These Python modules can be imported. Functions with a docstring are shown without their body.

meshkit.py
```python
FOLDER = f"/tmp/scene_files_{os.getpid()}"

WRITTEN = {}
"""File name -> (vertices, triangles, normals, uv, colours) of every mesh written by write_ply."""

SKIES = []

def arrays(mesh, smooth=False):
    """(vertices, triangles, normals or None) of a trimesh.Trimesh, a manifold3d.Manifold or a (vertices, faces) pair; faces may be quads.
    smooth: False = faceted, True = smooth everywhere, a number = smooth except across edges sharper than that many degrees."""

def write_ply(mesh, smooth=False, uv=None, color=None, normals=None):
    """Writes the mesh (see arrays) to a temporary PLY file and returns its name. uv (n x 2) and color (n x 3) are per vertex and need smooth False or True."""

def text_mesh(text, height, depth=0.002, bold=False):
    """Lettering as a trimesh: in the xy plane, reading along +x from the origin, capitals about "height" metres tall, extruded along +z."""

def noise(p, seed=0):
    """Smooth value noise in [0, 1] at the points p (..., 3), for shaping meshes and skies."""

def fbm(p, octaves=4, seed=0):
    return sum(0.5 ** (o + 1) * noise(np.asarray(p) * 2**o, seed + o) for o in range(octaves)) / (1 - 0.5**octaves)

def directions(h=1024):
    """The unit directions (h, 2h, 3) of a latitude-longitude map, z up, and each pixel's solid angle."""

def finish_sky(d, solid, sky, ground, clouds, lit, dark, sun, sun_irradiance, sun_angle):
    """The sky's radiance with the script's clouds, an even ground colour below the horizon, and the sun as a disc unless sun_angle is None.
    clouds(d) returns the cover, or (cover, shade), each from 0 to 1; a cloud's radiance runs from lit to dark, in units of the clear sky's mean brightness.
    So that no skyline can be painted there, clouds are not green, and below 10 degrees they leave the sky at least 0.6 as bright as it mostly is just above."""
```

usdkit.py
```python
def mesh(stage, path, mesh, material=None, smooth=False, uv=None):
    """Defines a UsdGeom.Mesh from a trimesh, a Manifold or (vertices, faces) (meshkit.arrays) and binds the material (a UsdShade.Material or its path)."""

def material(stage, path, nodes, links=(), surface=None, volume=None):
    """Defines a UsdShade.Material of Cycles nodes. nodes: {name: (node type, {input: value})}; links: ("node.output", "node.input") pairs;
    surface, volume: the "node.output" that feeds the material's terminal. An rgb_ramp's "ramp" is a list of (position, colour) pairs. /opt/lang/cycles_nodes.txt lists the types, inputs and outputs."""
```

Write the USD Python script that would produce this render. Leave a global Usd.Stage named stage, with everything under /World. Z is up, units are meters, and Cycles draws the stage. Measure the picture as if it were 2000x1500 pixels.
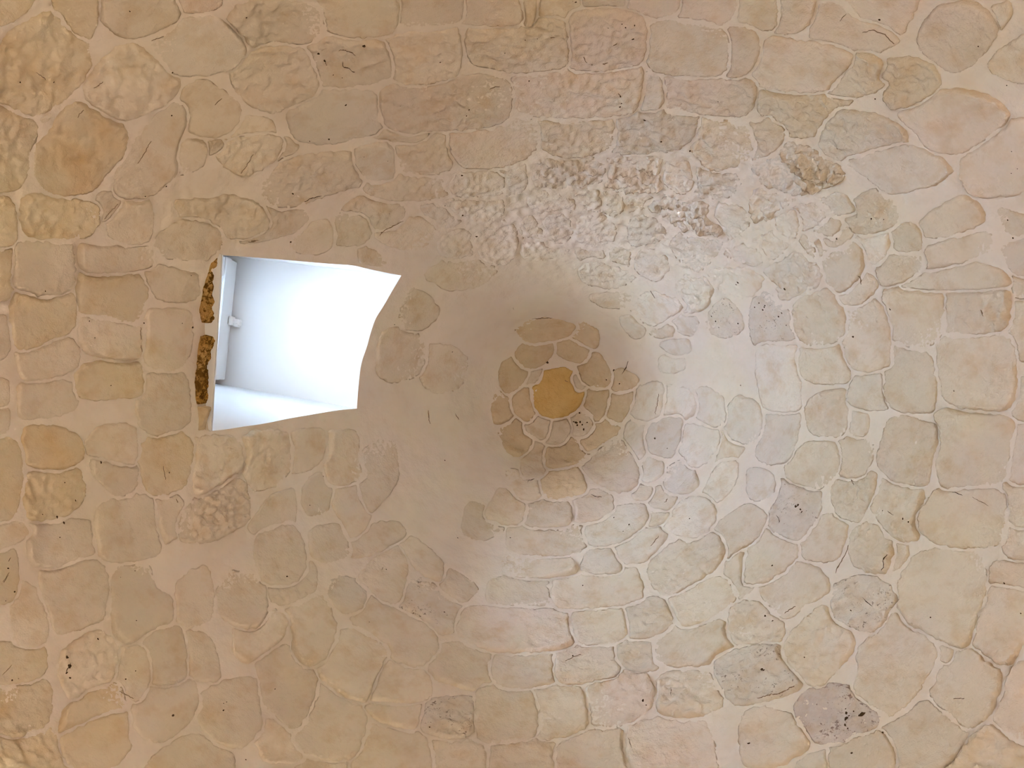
import math
import numpy as np
import shapely
from shapely.geometry import Polygon, Point
from scipy.spatial import Delaunay, cKDTree
import usdkit, meshkit
from pxr import Gf, Sdf, Usd, UsdGeom, UsdLux, UsdShade

stage = Usd.Stage.CreateInMemory()
UsdGeom.SetStageUpAxis(stage, "Z")
UsdGeom.SetStageMetersPerUnit(stage, 1.0)
UsdGeom.Xform.Define(stage, "/World")
UsdGeom.Scope.Define(stage, "/World/Looks")

# ---------------------------------------------------------------- camera, sky, sun, lamps, exposure
F = 1450.0                      # focal length in pixels of the 2000 x 1500 picture
CAM_Z = 1.30                    # held at chest height, looking straight up
cam = UsdGeom.Camera.Define(stage, "/World/camera")
cam.CreateHorizontalApertureAttr(36.0)
cam.CreateFocalLengthAttr(36.0 * F / 2000.0)
cam.CreateClippingRangeAttr(Gf.Vec2f(0.02, 1000.0))
cam.CreateExposureAttr(1.0)
cam.AddTranslateOp().Set(Gf.Vec3d(0, 0, CAM_Z))
cam.AddRotateXOp().Set(180.0)   # picture right = +x, picture down = +y

sky = UsdLux.DomeLight.Define(stage, "/World/sky")
sky.CreateIntensityAttr(11.0)
sky.CreateColorAttr(Gf.Vec3f(0.58, 0.79, 1.05))
sun = UsdLux.DistantLight.Define(stage, "/World/sun")
sun.CreateIntensityAttr(330.0)
sun.CreateColorAttr(Gf.Vec3f(0.66, 0.87, 1.28))
sun.CreateAngleAttr(2.0)
sun.CreateNormalizeAttr(True)
sun.AddRotateXYZOp().Set(Gf.Vec3f(0, 0, 0))
SUN_FROM = np.array([0.62, -0.45, 0.64])      # where the sun stands, seen from the room: it lights the yard, not the window

LAMPS = [(-0.46, 0.36, 0.40, 156.0, (1.0, 0.85, 0.65)), (0.42, 0.42, 0.40, 176.0, (1.0, 0.89, 0.76)), (0.24, -0.52, 0.40, 176.0, (1.0, 0.89, 0.75))]   # floor uplighters: x, y, z, power, colour


def aim(light, d):
    """turns a distant light (which shines along its -z) so that it comes from direction d"""
    d = d / np.linalg.norm(d)
    up = np.array([0, 0, 1.0])
    x = np.cross(up, d); x /= np.linalg.norm(x)
    y = np.cross(d, x)
    m = Gf.Matrix4d(*x, 0, *y, 0, *d, 0, 0, 0, 0, 1)
    xf = UsdGeom.Xformable(light); xf.ClearXformOpOrder()
    xf.AddTransformOp(opSuffix="aim").Set(m)


aim(sun, SUN_FROM)
# ---------------------------------------------------------------- the stones: outlines, in picture pixels once scaled by 1/3.75 and moved
# flags: r rough hewn, s smooth, y ochre stone, o orange stone, g grey, p pinkish, d dark speckled, l nearly flush, k the cap stone, w pale
STONES = {}
STONES[(0, 0)] = """
ys -100,-100 260,-60 190,60 60,155 -100,170
ys 420,-80 690,-80 690,150 650,260 560,220 490,100 410,50
yr 40,300 120,230 380,90 470,130 560,250 640,330 650,480 560,600 470,690 350,780 230,830 60,740 0,720 -60,600 -60,420 20,420
- 740,-60 1200,-60 1300,80 1280,150 1130,220 950,270 820,210 720,80
ps 1240,-60 1600,-60 1600,30 1500,70 1330,70
gs 1110,310 1240,200 1400,150 1580,140 1680,220 1790,360 1690,480 1520,520 1300,530 1200,430
r 610,600 700,520 800,420 870,350 1000,340 1080,420 1280,540 1290,640 1200,740 1050,810 900,860 760,790 650,720
o 280,1100 370,1000 440,850 520,770 650,780 840,880 900,960 890,1100 780,1230 650,1390 430,1410 310,1370 260,1270
yr -60,790 60,790 200,870 260,930 240,1040 190,1200 140,1370 -60,1390
y 250,850 330,780 350,830 320,880
s 1090,930 1240,770 1330,790 1340,900 1290,990 1250,1130 1270,1250 1080,1430 860,1420 850,1250 960,1080
- 1350,660 1480,580 1640,700 1740,760 1730,880 1640,970 1480,980 1370,930 1340,800
- 1290,1150 1380,1030 1480,1050 1480,1180 1390,1240 1290,1250
- 1460,960 1560,990 1610,1060 1530,1110 1480,1060
r 1600,1110 1720,1040 1950,1000 2050,1040 1990,1170 1850,1250 1760,1260 1630,1180
r 1706,487 1950,360 2212,367 2261,487 2317,645 2194,720 1987,799 1837,750 1725,637
"""
STONES[(480, 0)] = """
r -60,60 60,20 200,20 480,40 520,100 550,200 480,270 350,290 60,320 -80,280 -130,150
- 500,-60 1090,-60 1090,220 850,250 700,230 600,190 560,120
ps 1100,-60 1560,-60 1570,100 1520,160 1300,180 1110,170
p 1580,-60 1960,-60 2010,150 1850,160 1680,160 1580,150
r 460,350 600,290 740,280 800,290 990,330 1020,400 1050,550 950,590 700,620 540,600
r 1000,300 1230,250 1440,210 1540,230 1560,400 1550,520 1440,570 1250,600 1110,570 1060,500 1030,380
pr 1010,680 1100,630 1640,570 1900,600 1930,700 1910,860 1760,920 1340,930 1180,950 1040,900 1010,800
g 320,830 480,710 620,680 880,690 1000,750 1010,880 930,960 700,1010 600,1040 400,1020 340,940
p 1515,956 1706,919 1912,870 1995,870 2100,911 2130,1050 2044,1144 1894,1181 1706,1200 1575,1192 1522,1087
g 820,1090 1050,1060 1080,1280 900,1300 830,1200
r 1100,1090 1300,1100 1400,1010 1460,1020 1490,1200 1400,1250 1150,1240
- 880,990 1200,960 1400,940 1400,990 1280,1070 1080,1050 880,1030
r -20,850 180,890 200,1000 60,1050 -130,1100 -160,1000
r 130,1370 300,1190 550,1150 780,1130 830,1200 840,1330 650,1380 500,1440 440,1480 250,1500 140,1440
ps -10,1110 150,1020 330,1030 370,1080 200,1190 0,1320 -80,1250
wr 1500,1340 1560,1260 1700,1250 1870,1300 1860,1400 1740,1410 1540,1410
wr 1740,1280 1880,1210 2030,1200 2040,1350 1960,1400 1740,1400
r 870,1300 1270,1280 1480,1330 1480,1410 1280,1440 1000,1430 880,1390
"""
STONES[(980, 0)] = """
- 130,-60 230,-60 220,140 130,150
r -240,195 75,172 435,158 457,300 465,472 300,495 112,510 -82,480 -232,442
pr 500,160 560,110 820,95 1000,150 1040,200 1020,450 870,480 700,500 500,490
s 1080,240 1130,200 1240,170 1500,190 1640,250 1630,530 1400,540 1080,500
p 1660,260 1700,200 1830,230 1880,350 1810,490 1730,540 1650,530
- 240,-60 510,-60 560,60 450,140 240,150
gs 600,-60 870,-60 880,60 700,90 590,70
p 900,-60 1280,-60 1270,60 1200,130 1090,110 960,80
p 1290,-60 1700,-60 1690,100 1600,160 1450,160 1280,120
- 1730,-60 1990,-60 2000,140 1960,200 1850,180 1740,130
pr 80,600 220,510 600,510 870,500 1000,500 1010,620 970,800 760,830 420,840 150,820 90,760
w 1050,560 1130,550 1170,760 1020,780 1000,700
pr 1170,560 1380,550 1600,590 1840,600 1830,760 1770,840 1500,820 1240,780 1200,740
or 270,890 330,850 590,830 770,850 800,950 790,1060 640,1110 400,1120 310,1080
gr 820,850 950,820 1240,830 1420,850 1390,990 1300,1070 1000,1100 800,1090 800,980
or 1430,870 1560,850 1720,880 1780,930 1830,1060 1760,1190 1600,1230 1480,1180 1400,1060
r 1792,919 1882,937 1950,892 2062,982 2006,1069 1912,1125 1837,1144 1822,1050
r 1220,1190 1370,1210 1390,1340 1340,1400 1210,1330
rr 300,1160 560,1140 740,1210 720,1320 540,1340 300,1350 240,1290
rr 760,1180 1000,1150 1200,1190 1200,1330 1080,1380 850,1380 740,1320
r 1400,1260 1560,1220 1700,1260 1740,1330 1680,1420 1560,1430 1430,1420 1380,1350
"""
STONES[(1480, 0)] = """
p 60,-60 400,-60 390,80 340,180 240,220 90,200 40,140
p 0,360 130,270 330,320 560,360 680,420 560,560 500,640 300,650 100,620 -20,590
or 690,430 830,420 900,460 830,580 900,620 760,690 600,680 500,650 520,600
ps 410,160 400,300 520,340 700,360 880,370 1000,310 950,260 870,220 700,180 620,60 560,30 480,40
ps 640,-60 1180,-60 1090,160 1010,270 920,190 720,130 640,60
or 920,460 1100,440 1280,500 1320,620 1150,740 980,770 940,650
p 1050,840 1180,760 1340,680 1640,700 1820,830 1780,900 1700,960 1500,1100 1430,1110 1260,1080 1180,960
p 1200,220 1330,60 1560,40 1680,110 1740,240 1660,350 1560,460 1460,520 1330,480 1180,330
g 1690,90 1830,30 1840,110 1740,230
o 1760,400 1880,330 2010,240 2060,600 1860,580 1700,500
p 1520,1140 1700,980 1880,890 2060,900 2060,1360 1720,1430 1600,1420 1550,1380 1500,1270
g 680,1200 830,1150 1100,1080 1290,1150 1410,1240 1330,1320 1040,1390 980,1400 900,1350 740,1230
gr 470,1000 540,900 620,820 850,850 960,900 1080,980 1080,1080 940,1130 760,1170 600,1170 480,1090
or 170,650 540,690 680,710 600,830 500,930 430,980 210,980 80,920 20,800 10,680
rr -20,1090 90,1010 240,1060 420,1120 560,1180 620,1290 480,1370 300,1400 160,1360 40,1330 -30,1220
"""
STONES[(0, 370)] = """
yr 170,60 360,40 540,90 700,130 700,250 640,330 450,340 220,330 170,250
- 720,40 860,40 850,100 760,210 720,200
s 800,210 860,100 1070,80 1100,240 1080,360 940,380 810,330
- 140,420 200,390 510,400 510,480 520,640 500,720 320,760 110,700 130,560
y 110,770 320,760 500,740 540,900 520,1030 350,1080 220,1140 130,1150 90,900
- 140,1170 280,1100 500,1100 570,1180 560,1290 400,1360 180,1380 140,1280
- 590,420 720,450 1000,420 1110,460 1110,540 960,580 600,590
y 580,620 950,610 1000,640 1070,760 1040,870 1000,960 790,900 600,880 580,740
- 600,920 1020,920 1030,1050 1010,1220 830,1220 620,1170 600,1050
y 580,1310 720,1290 850,1270 1000,1270 1030,1400 1010,1500 720,1520 590,1500
- 1090,600 1160,570 1440,640 1440,760 1400,800 1200,800 1110,700
s 1080,900 1370,900 1390,980 1380,1140 1340,1280 1250,1310 1090,1280 1070,1050
ls 1130,410 1290,250 1450,250 1600,320 1600,440 1500,500 1160,480
r 1290,100 1560,90 1700,60 1900,130 1950,260 1800,330 1620,330 1460,240 1330,200
y -60,60 60,80 90,200 100,380 -60,400
y -60,420 100,430 90,600 60,780 -60,800
- -60,930 40,950 50,1200 -60,1240
"""
STONES[(0, 740)] = """
- 150,40 400,20 560,60 560,200 400,260 160,270 150,150
s 1060,-20 1340,-50 1370,200 1360,320 1130,400 1040,330 1020,220
- -60,10 40,20 50,170 -60,180
- -60,220 50,220 50,380 -60,390
y -60,450 100,460 140,560 140,760 100,1000 -60,1030
- -60,1050 150,1060 190,1120 120,1180 -60,1240
y -60,1260 100,1260 120,1400 100,1600 -60,1650
o 190,380 260,360 420,370 560,430 590,560 500,630 300,640 180,590
- 650,480 720,370 950,350 980,430 970,600 880,590 760,550 650,530
- 690,600 860,610 980,620 960,820 850,840 740,740 690,680
y 1010,580 1060,480 1170,420 1300,390 1390,480 1380,580 1340,760 1190,840 1090,820 1050,700
yr 190,720 400,650 560,680 600,820 560,930 440,1000 230,1020 190,880
- 720,960 880,870 1090,870 1110,1100 1160,1260 1000,1310 750,1320 720,1150
- 230,1060 560,1040 700,1080 720,1250 560,1290 400,1360 240,1340 220,1180
r 1420,460 1580,430 1730,450 1760,640 1600,750 1430,840 1410,640
rr 1370,960 1470,840 1750,740 1800,860 1800,1040 1600,1150 1480,1180 1350,1180 1320,1080
- 1150,880 1290,870 1320,1000 1300,1130 1180,1200 1150,1040
"""
STONES[(480, 370)] = """
r -40,140 120,30 400,150 440,210 350,300 100,360 -40,370
ls 350,320 590,230 620,330 600,420 500,460 370,440 330,390
r 620,250 720,200 850,220 900,330 840,390 650,390
r 730,160 840,60 1100,60 1150,180 1050,260 920,260 800,210
- 940,310 1170,220 1280,230 1370,280 1350,380 1240,430 1040,390
y 850,440 950,470 1010,540 900,570 850,530
wr 1480,80 1740,60 1870,80 1870,160 1780,230 1560,170
wr 1300,130 1420,140 1560,210 1500,260 1380,250
wr 1690,350 1780,240 1940,260 1980,400 1900,530 1740,500
wr 1430,370 1560,300 1680,360 1660,460 1540,490 1430,460
l 1330,640 1490,500 1700,520 1820,600 1700,700 1500,720
l 1150,900 1220,740 1330,790 1400,900 1300,1010 1170,1000
l 1000,1060 1160,1020 1300,1120 1280,1330 1100,1400 960,1350
l 1300,1170 1480,1150 1620,1250 1560,1440 1380,1480 1300,1380
"""
STONES[(980, 370)] = """
w -20,300 60,250 130,300 130,370 60,400 -20,390
y 220,200 280,330 230,330 140,320 150,230
wr 330,200 460,190 500,270 470,370 350,370 310,290
wr 540,260 610,200 760,220 830,280 800,370 640,390 560,350
wr 950,220 1050,200 1150,260 1200,330 1080,380 950,380
rr 1110,120 1260,60 1400,30 1500,100 1490,200 1580,300 1400,290 1290,250 1180,160
w 1240,390 1370,290 1600,350 1610,400 1500,540 1440,580 1330,520
w 1620,100 1800,180 1780,280 1680,350 1590,320 1580,180
r 990,560 1010,460 1120,460 1220,560 1150,640 1040,620
wr 580,590 650,540 760,560 870,600 960,640 880,690 720,700 600,660
- 680,790 900,770 940,800 900,850 740,840
w 950,850 1080,760 1250,800 1310,850 1230,910 1120,980 1040,950
wr 1290,690 1340,650 1450,620 1540,740 1480,860 1350,880 1240,800
dr 1540,900 1640,810 1720,880 1750,1010 1660,1070 1560,1050 1520,980
w 1480,590 1640,590 1800,600 1900,660 1820,770 1680,780 1560,730
w 1650,450 1750,420 1870,460 1900,520 1810,550 1730,500
w 1190,1140 1350,1110 1360,1180 1250,1190
w 1170,1240 1310,1220 1330,1290 1240,1330 1170,1310
w 890,950 980,940 1040,1040 990,1080 930,1040
w 1090,1020 1150,980 1240,1020 1230,1070 1120,1060
w 1270,920 1370,880 1440,980 1380,1060 1290,1010
wr 200,80 320,30 430,40 530,110 440,180 260,170
rr 560,20 680,0 720,120 640,180 560,110
rr 730,30 860,20 880,130 800,180 720,170
r 950,70 1060,40 1110,110 1100,190 990,180 930,120
wr 130,400 270,340 440,410 470,440 330,500 180,500
wr 560,420 680,400 740,470 690,520 570,500
wr 760,440 960,440 990,520 880,560 760,530
b 120,1030 200,970 380,960 510,1000 480,1050 360,1080 190,1100
b 530,1000 600,980 700,1050 680,1140 590,1090 520,1050
b 110,1200 200,1120 340,1100 360,1180 300,1260 180,1290
b 390,1100 440,1080 570,1090 620,1200 560,1250 420,1190
b 580,1280 690,1210 780,1340 770,1420 680,1430 600,1370
b 10,1300 80,1240 170,1330 130,1420 50,1470 10,1420
b 180,1360 230,1300 270,1310 240,1390 180,1400
b 550,1380 600,1370 610,1420 570,1440
b 790,1360 880,1330 980,1390 960,1430 830,1460
"""
STONES[(980, 740)] = """
k 250,80 260,20 360,-50 480,-60 550,0 580,80 560,170 500,230 400,260 300,240 265,180
br 110,140 150,70 210,50 240,130 240,230 180,290 110,220
b -40,120 50,120 80,180 60,270 -30,310 -50,200
b 190,340 240,240 330,280 310,400 290,420 210,380
b 320,300 360,270 440,280 480,360 440,440 340,450 310,400
bd 510,270 560,240 620,290 640,350 600,390 540,390 500,340
b 600,150 650,80 760,50 750,160 710,280 660,280 600,220
b 770,180 830,90 940,90 930,170 860,300 780,250
b 620,400 730,280 850,330 830,390 720,450 630,500 600,450
b 0,360 100,300 190,400 190,490 110,550 40,500
br 350,510 460,440 590,430 630,530 590,580 480,610 350,630
s 160,600 200,460 320,470 320,620 280,690 180,690
p 590,600 740,490 850,460 940,580 990,680 950,800 800,800 650,700
br 310,740 340,680 540,640 600,780 590,820 480,850 340,850
- 60,680 180,700 290,730 270,850 160,860 70,770
y -10,820 110,860 150,920 130,1030 20,1040 -90,990 -60,900
- 160,900 450,880 490,970 480,1060 180,1060
p 490,900 600,850 770,820 800,940 700,1010 560,1030 500,980
w 960,90 1150,40 1160,120 1130,270 1000,280 940,200
g 1110,350 1200,310 1290,310 1270,440 1220,560 1100,520 1080,430
w 940,320 1080,300 1060,420 1040,520 980,580 910,450
w 1180,60 1380,100 1400,240 1300,290 1170,260
w 1420,130 1480,70 1600,140 1610,300 1560,330 1420,250
ws 1310,350 1560,380 1560,480 1490,600 1390,620 1310,500
w 1640,320 1680,220 1740,140 1850,180 1890,310 1830,460 1700,430
g 990,660 1000,590 1090,560 1160,620 1150,700 1060,740
w 1200,690 1300,610 1390,680 1420,760 1370,820 1220,800
g 970,780 1040,740 1080,800 1050,860 980,860
g 1110,820 1220,790 1270,830 1220,930 1110,920 1080,870
g 820,960 1030,930 1050,1030 900,1150 780,1190 660,1200 630,1100 720,1020
w 1040,930 1100,930 1200,980 1160,1040 1060,1050
w 1200,1060 1370,890 1470,880 1550,950 1530,1060 1400,1150 1280,1120
g 840,1200 960,1140 1070,1080 1160,1080 1200,1150 1100,1260 1020,1330 900,1330
g 640,1270 760,1240 850,1340 850,1390 740,1400 600,1390
r 1080,1400 1150,1300 1400,1150 1560,1150 1620,1270 1560,1370 1400,1470 1200,1570 1120,1500
- 1560,1140 1640,1040 1800,930 1930,1000 1850,1160 1700,1240 1640,1290
wr 1480,860 1530,760 1600,640 1700,620 1690,730 1620,860 1540,890
w 1560,420 1640,400 1760,470 1720,560 1600,620 1560,560
l 60,1080 360,1080 620,1100 610,1250 380,1270 60,1250
l 20,1290 460,1290 540,1400 380,1430 160,1430 20,1400
"""
STONES[(1480, 370)] = """
- 150,210 260,170 290,270 260,340 170,300
- 270,140 400,100 490,180 440,230 330,280
- 480,90 560,40 630,60 680,150 570,170
r 640,160 760,60 870,20 960,30 1010,110 1020,210 950,270 780,310 720,270
- 430,280 510,200 600,240 550,320 480,300
- 500,340 690,290 640,370 540,400
- 320,290 380,400 390,450 330,390
- 410,430 480,370 530,400 440,490
r -60,430 90,320 180,310 230,370 160,460 0,540
rr 0,10 130,0 270,20 260,130 70,210 0,200 -40,100
r 70,590 180,540 300,470 400,540 450,620 430,690 300,740 230,790 180,780 170,690
- 430,500 680,390 740,460 750,610 620,730 560,700 460,620
r 620,760 760,690 770,620 860,690 820,760 740,820 640,820
r 280,850 400,780 560,740 620,930 610,1060 540,1110 410,1120 330,1100 290,1000
r 640,870 730,830 870,830 930,1000 940,1150 950,1270 830,1310 730,1310 680,1240 650,1080
w 720,350 930,320 950,420 860,530 790,480
s 980,300 1130,250 1200,420 1050,440 960,380
- 880,570 1020,480 1180,470 1200,560 1060,650 930,690
y 1200,260 1280,180 1460,80 1560,80 1640,170 1640,230 1480,290 1330,330 1240,320
- 1200,450 1460,380 1700,330 1720,440 1520,500 1400,530 1240,560
- 1070,640 1180,580 1330,560 1640,560 1780,600 1830,680 1650,700 1300,710 1060,690
y 950,730 1200,710 1340,740 1340,1040 1250,1130 1110,1130 980,1070 940,900
r 1360,750 1600,720 1820,740 1840,900 1820,1000 1560,1040 1380,1020 1350,880
- 1340,1100 1560,1050 1840,1090 1880,1200 1880,1500 1840,1590 1700,1600 1400,1560 1350,1300
s 960,1300 960,1170 1180,1150 1280,1300 1290,1500 1270,1600 1220,1620 960,1590
- 320,1150 600,1140 640,1200 650,1380 620,1400 340,1390
g 690,1480 720,1390 840,1350 920,1400 940,1500 935,1590 790,1590 690,1560
w 10,1160 200,1160 290,1180 300,1480 300,1600 60,1600 10,1400
p 1800,440 1900,390 2060,390 2060,610 1880,600
- 1870,640 2060,640 2060,780 1880,770
- 1870,810 2060,800 2060,1230 1910,1230 1870,1050
r 1780,150 1880,190 2060,240 2060,370 1900,330 1800,260
d 0,760 120,780 170,880 230,930 270,1050 200,1110 80,1130 -10,1120 -40,980 -20,850
"""
STONES[(1480, 740)] = """
r 380,190 450,130 620,90 640,200 630,320 600,400 400,390
g 640,230 780,210 780,390 690,390 650,330
g 40,290 130,260 300,270 290,420 210,590 100,610 0,560 20,420
yr 970,310 1060,270 1180,330 1280,350 1290,480 1260,560 1240,640 1230,770 1000,730 900,620 930,480
y 1340,240 1600,230 1850,310 1860,350 1810,560 1800,740 1500,760 1360,780 1320,600 1330,380
o 1210,1000 1340,800 1550,830 1780,840 1790,1000 1770,1200 1500,1210 1310,1190 1210,1100
- 230,640 300,560 400,480 560,490 570,620 550,700 460,790 240,720
- 590,490 660,450 820,470 830,560 760,690 610,700 590,600
r 560,800 600,730 700,700 850,700 840,800 790,880 750,1010 700,1030 580,970
r 880,760 1000,730 1200,790 1200,900 1190,1060 1140,1170 1000,1150 920,1040 840,960
rd 80,1040 200,860 220,730 400,800 450,850 440,960 370,1080 290,1170 150,1110
- 0,1150 110,1100 260,1170 280,1270 200,1370 50,1470 -80,1480 -60,1300
- 340,1190 400,1100 500,1010 630,1030 620,1150 600,1190 560,1310 350,1300
r 690,1250 700,1120 790,1060 880,1100 970,1210 970,1300 930,1410 780,1380 700,1330
- 980,1230 1080,1210 1080,1300 1010,1390 960,1380
p 1840,340 1900,360 2060,360 2060,750 1850,740 1830,560
- 1820,770 2060,770 2060,1050 1880,1060 1830,950
p 1820,1100 2060,1080 2060,1300 1810,1290
- 1900,10 2060,10 2060,310 1890,290
w -60,680 20,670 110,730 90,860 -40,870 -60,800
"""
STONES[(1480, 1100)] = """
s 20,180 120,70 300,10 430,50 500,130 490,200 350,280 220,390 120,330
dr 560,300 560,180 630,140 820,100 950,180 990,240 900,390 800,490 640,420 570,370
s 1020,260 1080,80 1150,-40 1300,-90 1600,-80 1650,60 1640,200 1570,400 1540,560 1480,600 1300,520 1230,460 1100,420
p 1570,410 1610,320 1700,190 1850,220 2060,240 2060,480 1930,560 1850,730 1790,730 1660,640 1560,540
p 1720,60 1760,0 2060,20 2060,190 1830,160 1720,140
r 220,610 300,480 480,320 560,400 670,520 680,600 590,740 460,870 390,870 320,790 230,700
s 740,650 830,540 1000,370 1080,450 1220,560 1300,660 1200,850 1060,1030 970,1090 880,1040 720,920 760,800
g 1340,630 1410,620 1380,700 1350,690
- 1280,930 1360,800 1450,670 1600,650 1700,700 1770,780 1750,930 1700,1080 1560,1200 1400,1070 1290,980
drv 280,1040 350,960 500,900 700,920 800,1010 890,1130 830,1200 700,1240 600,1290 430,1290 370,1200 310,1120
dr -310,745 -195,675 -40,630 170,630 206,787 307,844 281,919 75,982 -150,1020 -232,937
p -120,1140 0,1050 200,1110 290,1140 350,1260 340,1350 200,1450 60,1490 -100,1460
- 560,1280 700,1270 900,1250 960,1350 990,1500 700,1560 560,1500 540,1380
s 900,1230 1100,1130 1200,1020 1330,1060 1440,1150 1530,1230 1450,1380 1360,1480 1200,1560 1010,1540 960,1350
gp 300,1480 330,1430 500,1380 540,1440 540,1560 300,1560
p 1740,1130 1840,1000 1870,870 1950,760 2060,760 2060,1330 1880,1260
or 1380,1560 1470,1420 1660,1240 1790,1190 2060,1370 2060,1560
r -187,356 -94,300 37,319 169,431 180,544 75,607 -112,607 -187,525
"""
STONES[(980, 1100)] = """
- 400,130 560,110 830,60 970,50 1010,160 1010,240 860,290 640,310 420,320 390,220
- 1230,220 1330,170 1580,110 1640,150 1690,250 1660,310 1480,410 1330,440 1290,350
- 540,360 840,310 880,400 890,520 800,570 580,570 540,450
r 910,310 1060,270 1190,260 1230,330 1230,440 1110,520 930,530 900,420
p -307,469 -255,330 37,364 518,368 532,562 394,619 150,630 -86,619 -281,544
- 1150,530 1250,470 1440,450 1600,430 1640,520 1680,600 1650,680 1500,720 1300,740 1160,720 1150,620
r 870,580 1000,550 1120,570 1140,680 1130,770 1000,790 880,720
p 420,640 520,590 780,590 850,680 840,810 700,830 540,870 420,860
- -10,640 390,640 400,780 390,860 160,900 0,890 -60,800
s -160,930 180,930 230,1050 240,1250 0,1280 -150,1270 -160,1100
- 230,950 320,900 540,890 590,1000 610,1180 480,1250 290,1270 260,1150
pr 610,960 700,870 1040,810 1100,940 1060,1080 900,1160 720,1190 650,1130 620,1030
r 1150,870 1280,800 1540,830 1600,960 1580,1060 1350,1110 1170,1090 1130,980
p 920,1230 1100,1160 1450,1120 1530,1300 1560,1560 970,1560
p 420,1330 640,1250 880,1240 940,1360 980,1560 430,1560
- -60,1300 380,1300 400,1560 -60,1560
l -60,120 370,150 380,320 280,350 0,350 -100,250
- 1669,-37 1800,-56 1875,37 1837,187 1725,244 1642,131
"""
STONES[(480, 740)] = """
r -10,450 60,400 290,400 310,520 300,680 200,780 0,800 -10,600
- 330,400 560,380 560,560 480,640 340,680
- 580,420 790,380 800,640 830,720 640,760 600,650
ls 850,560 950,470 1080,470 1100,720 990,880 920,950 860,830
- 480,740 560,700 620,800 580,960 480,980 430,880
y 630,820 820,740 900,980 860,1080 780,1140 740,1030 680,960
s 480,1120 680,1070 720,1180 740,1280 600,1330 500,1290
- 760,1280 840,1120 960,1080 1100,1060 1160,1130 1000,1230 860,1290
- 840,1450 980,1310 1090,1240 1170,1380 1130,1500 1110,1620 1050,1630 960,1560
- 1140,1200 1190,1160 1330,1260 1430,1370 1410,1460 1320,1430 1200,1310
l 1600,1100 1640,920 1800,950 1900,1040 1870,1100 1700,1170
- 80,1170 330,1080 400,1180 420,1400 330,1480 150,1480 80,1350
- 30,1080 180,880 340,820 350,960 330,1080 130,1160
"""
STONES[(0, 1100)] = """
- 310,30 480,-20 720,0 770,150 740,400 620,440 430,510 380,320 330,240
s 830,30 1080,20 1100,200 1240,260 1240,420 1130,440 930,580 840,500
l 130,130 290,220 360,400 310,580 130,580 90,400
y -60,600 130,600 320,620 320,820 130,850 -60,880
yr -60,900 200,880 340,880 360,1050 330,1170 120,1250 -60,1200
r 480,640 700,510 800,560 840,650 800,850 650,880 520,980 460,880 450,740
y 500,1060 660,930 850,890 900,1050 770,1060 500,1180 460,1200
y 470,1230 620,1130 880,1060 920,1150 900,1290 940,1350 800,1500 530,1480 480,1340
yr -60,1280 80,1300 320,1220 460,1240 500,1400 480,1560 -60,1560
- 830,650 1020,620 1080,830 1000,1000 880,900
- 1060,600 1180,480 1310,480 1340,700 1330,850 1100,880 1070,700
- 1080,880 1400,870 1430,1040 1360,1170 1180,1300 1050,1260 960,1150 1000,1040
- 1270,330 1350,100 1520,30 1540,360 1480,430 1300,450
- 1350,700 1330,510 1500,540 1560,650 1590,850 1400,840 1360,780
l 1600,200 1700,60 1900,120 1950,340 1850,470 1620,400
- 1440,1050 1560,900 1850,850 1870,980 1900,1200 1760,1340 1620,1300 1500,1200
s 1100,1450 1380,1270 1560,1300 1700,1420 1700,1560 1060,1560
"""
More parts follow.
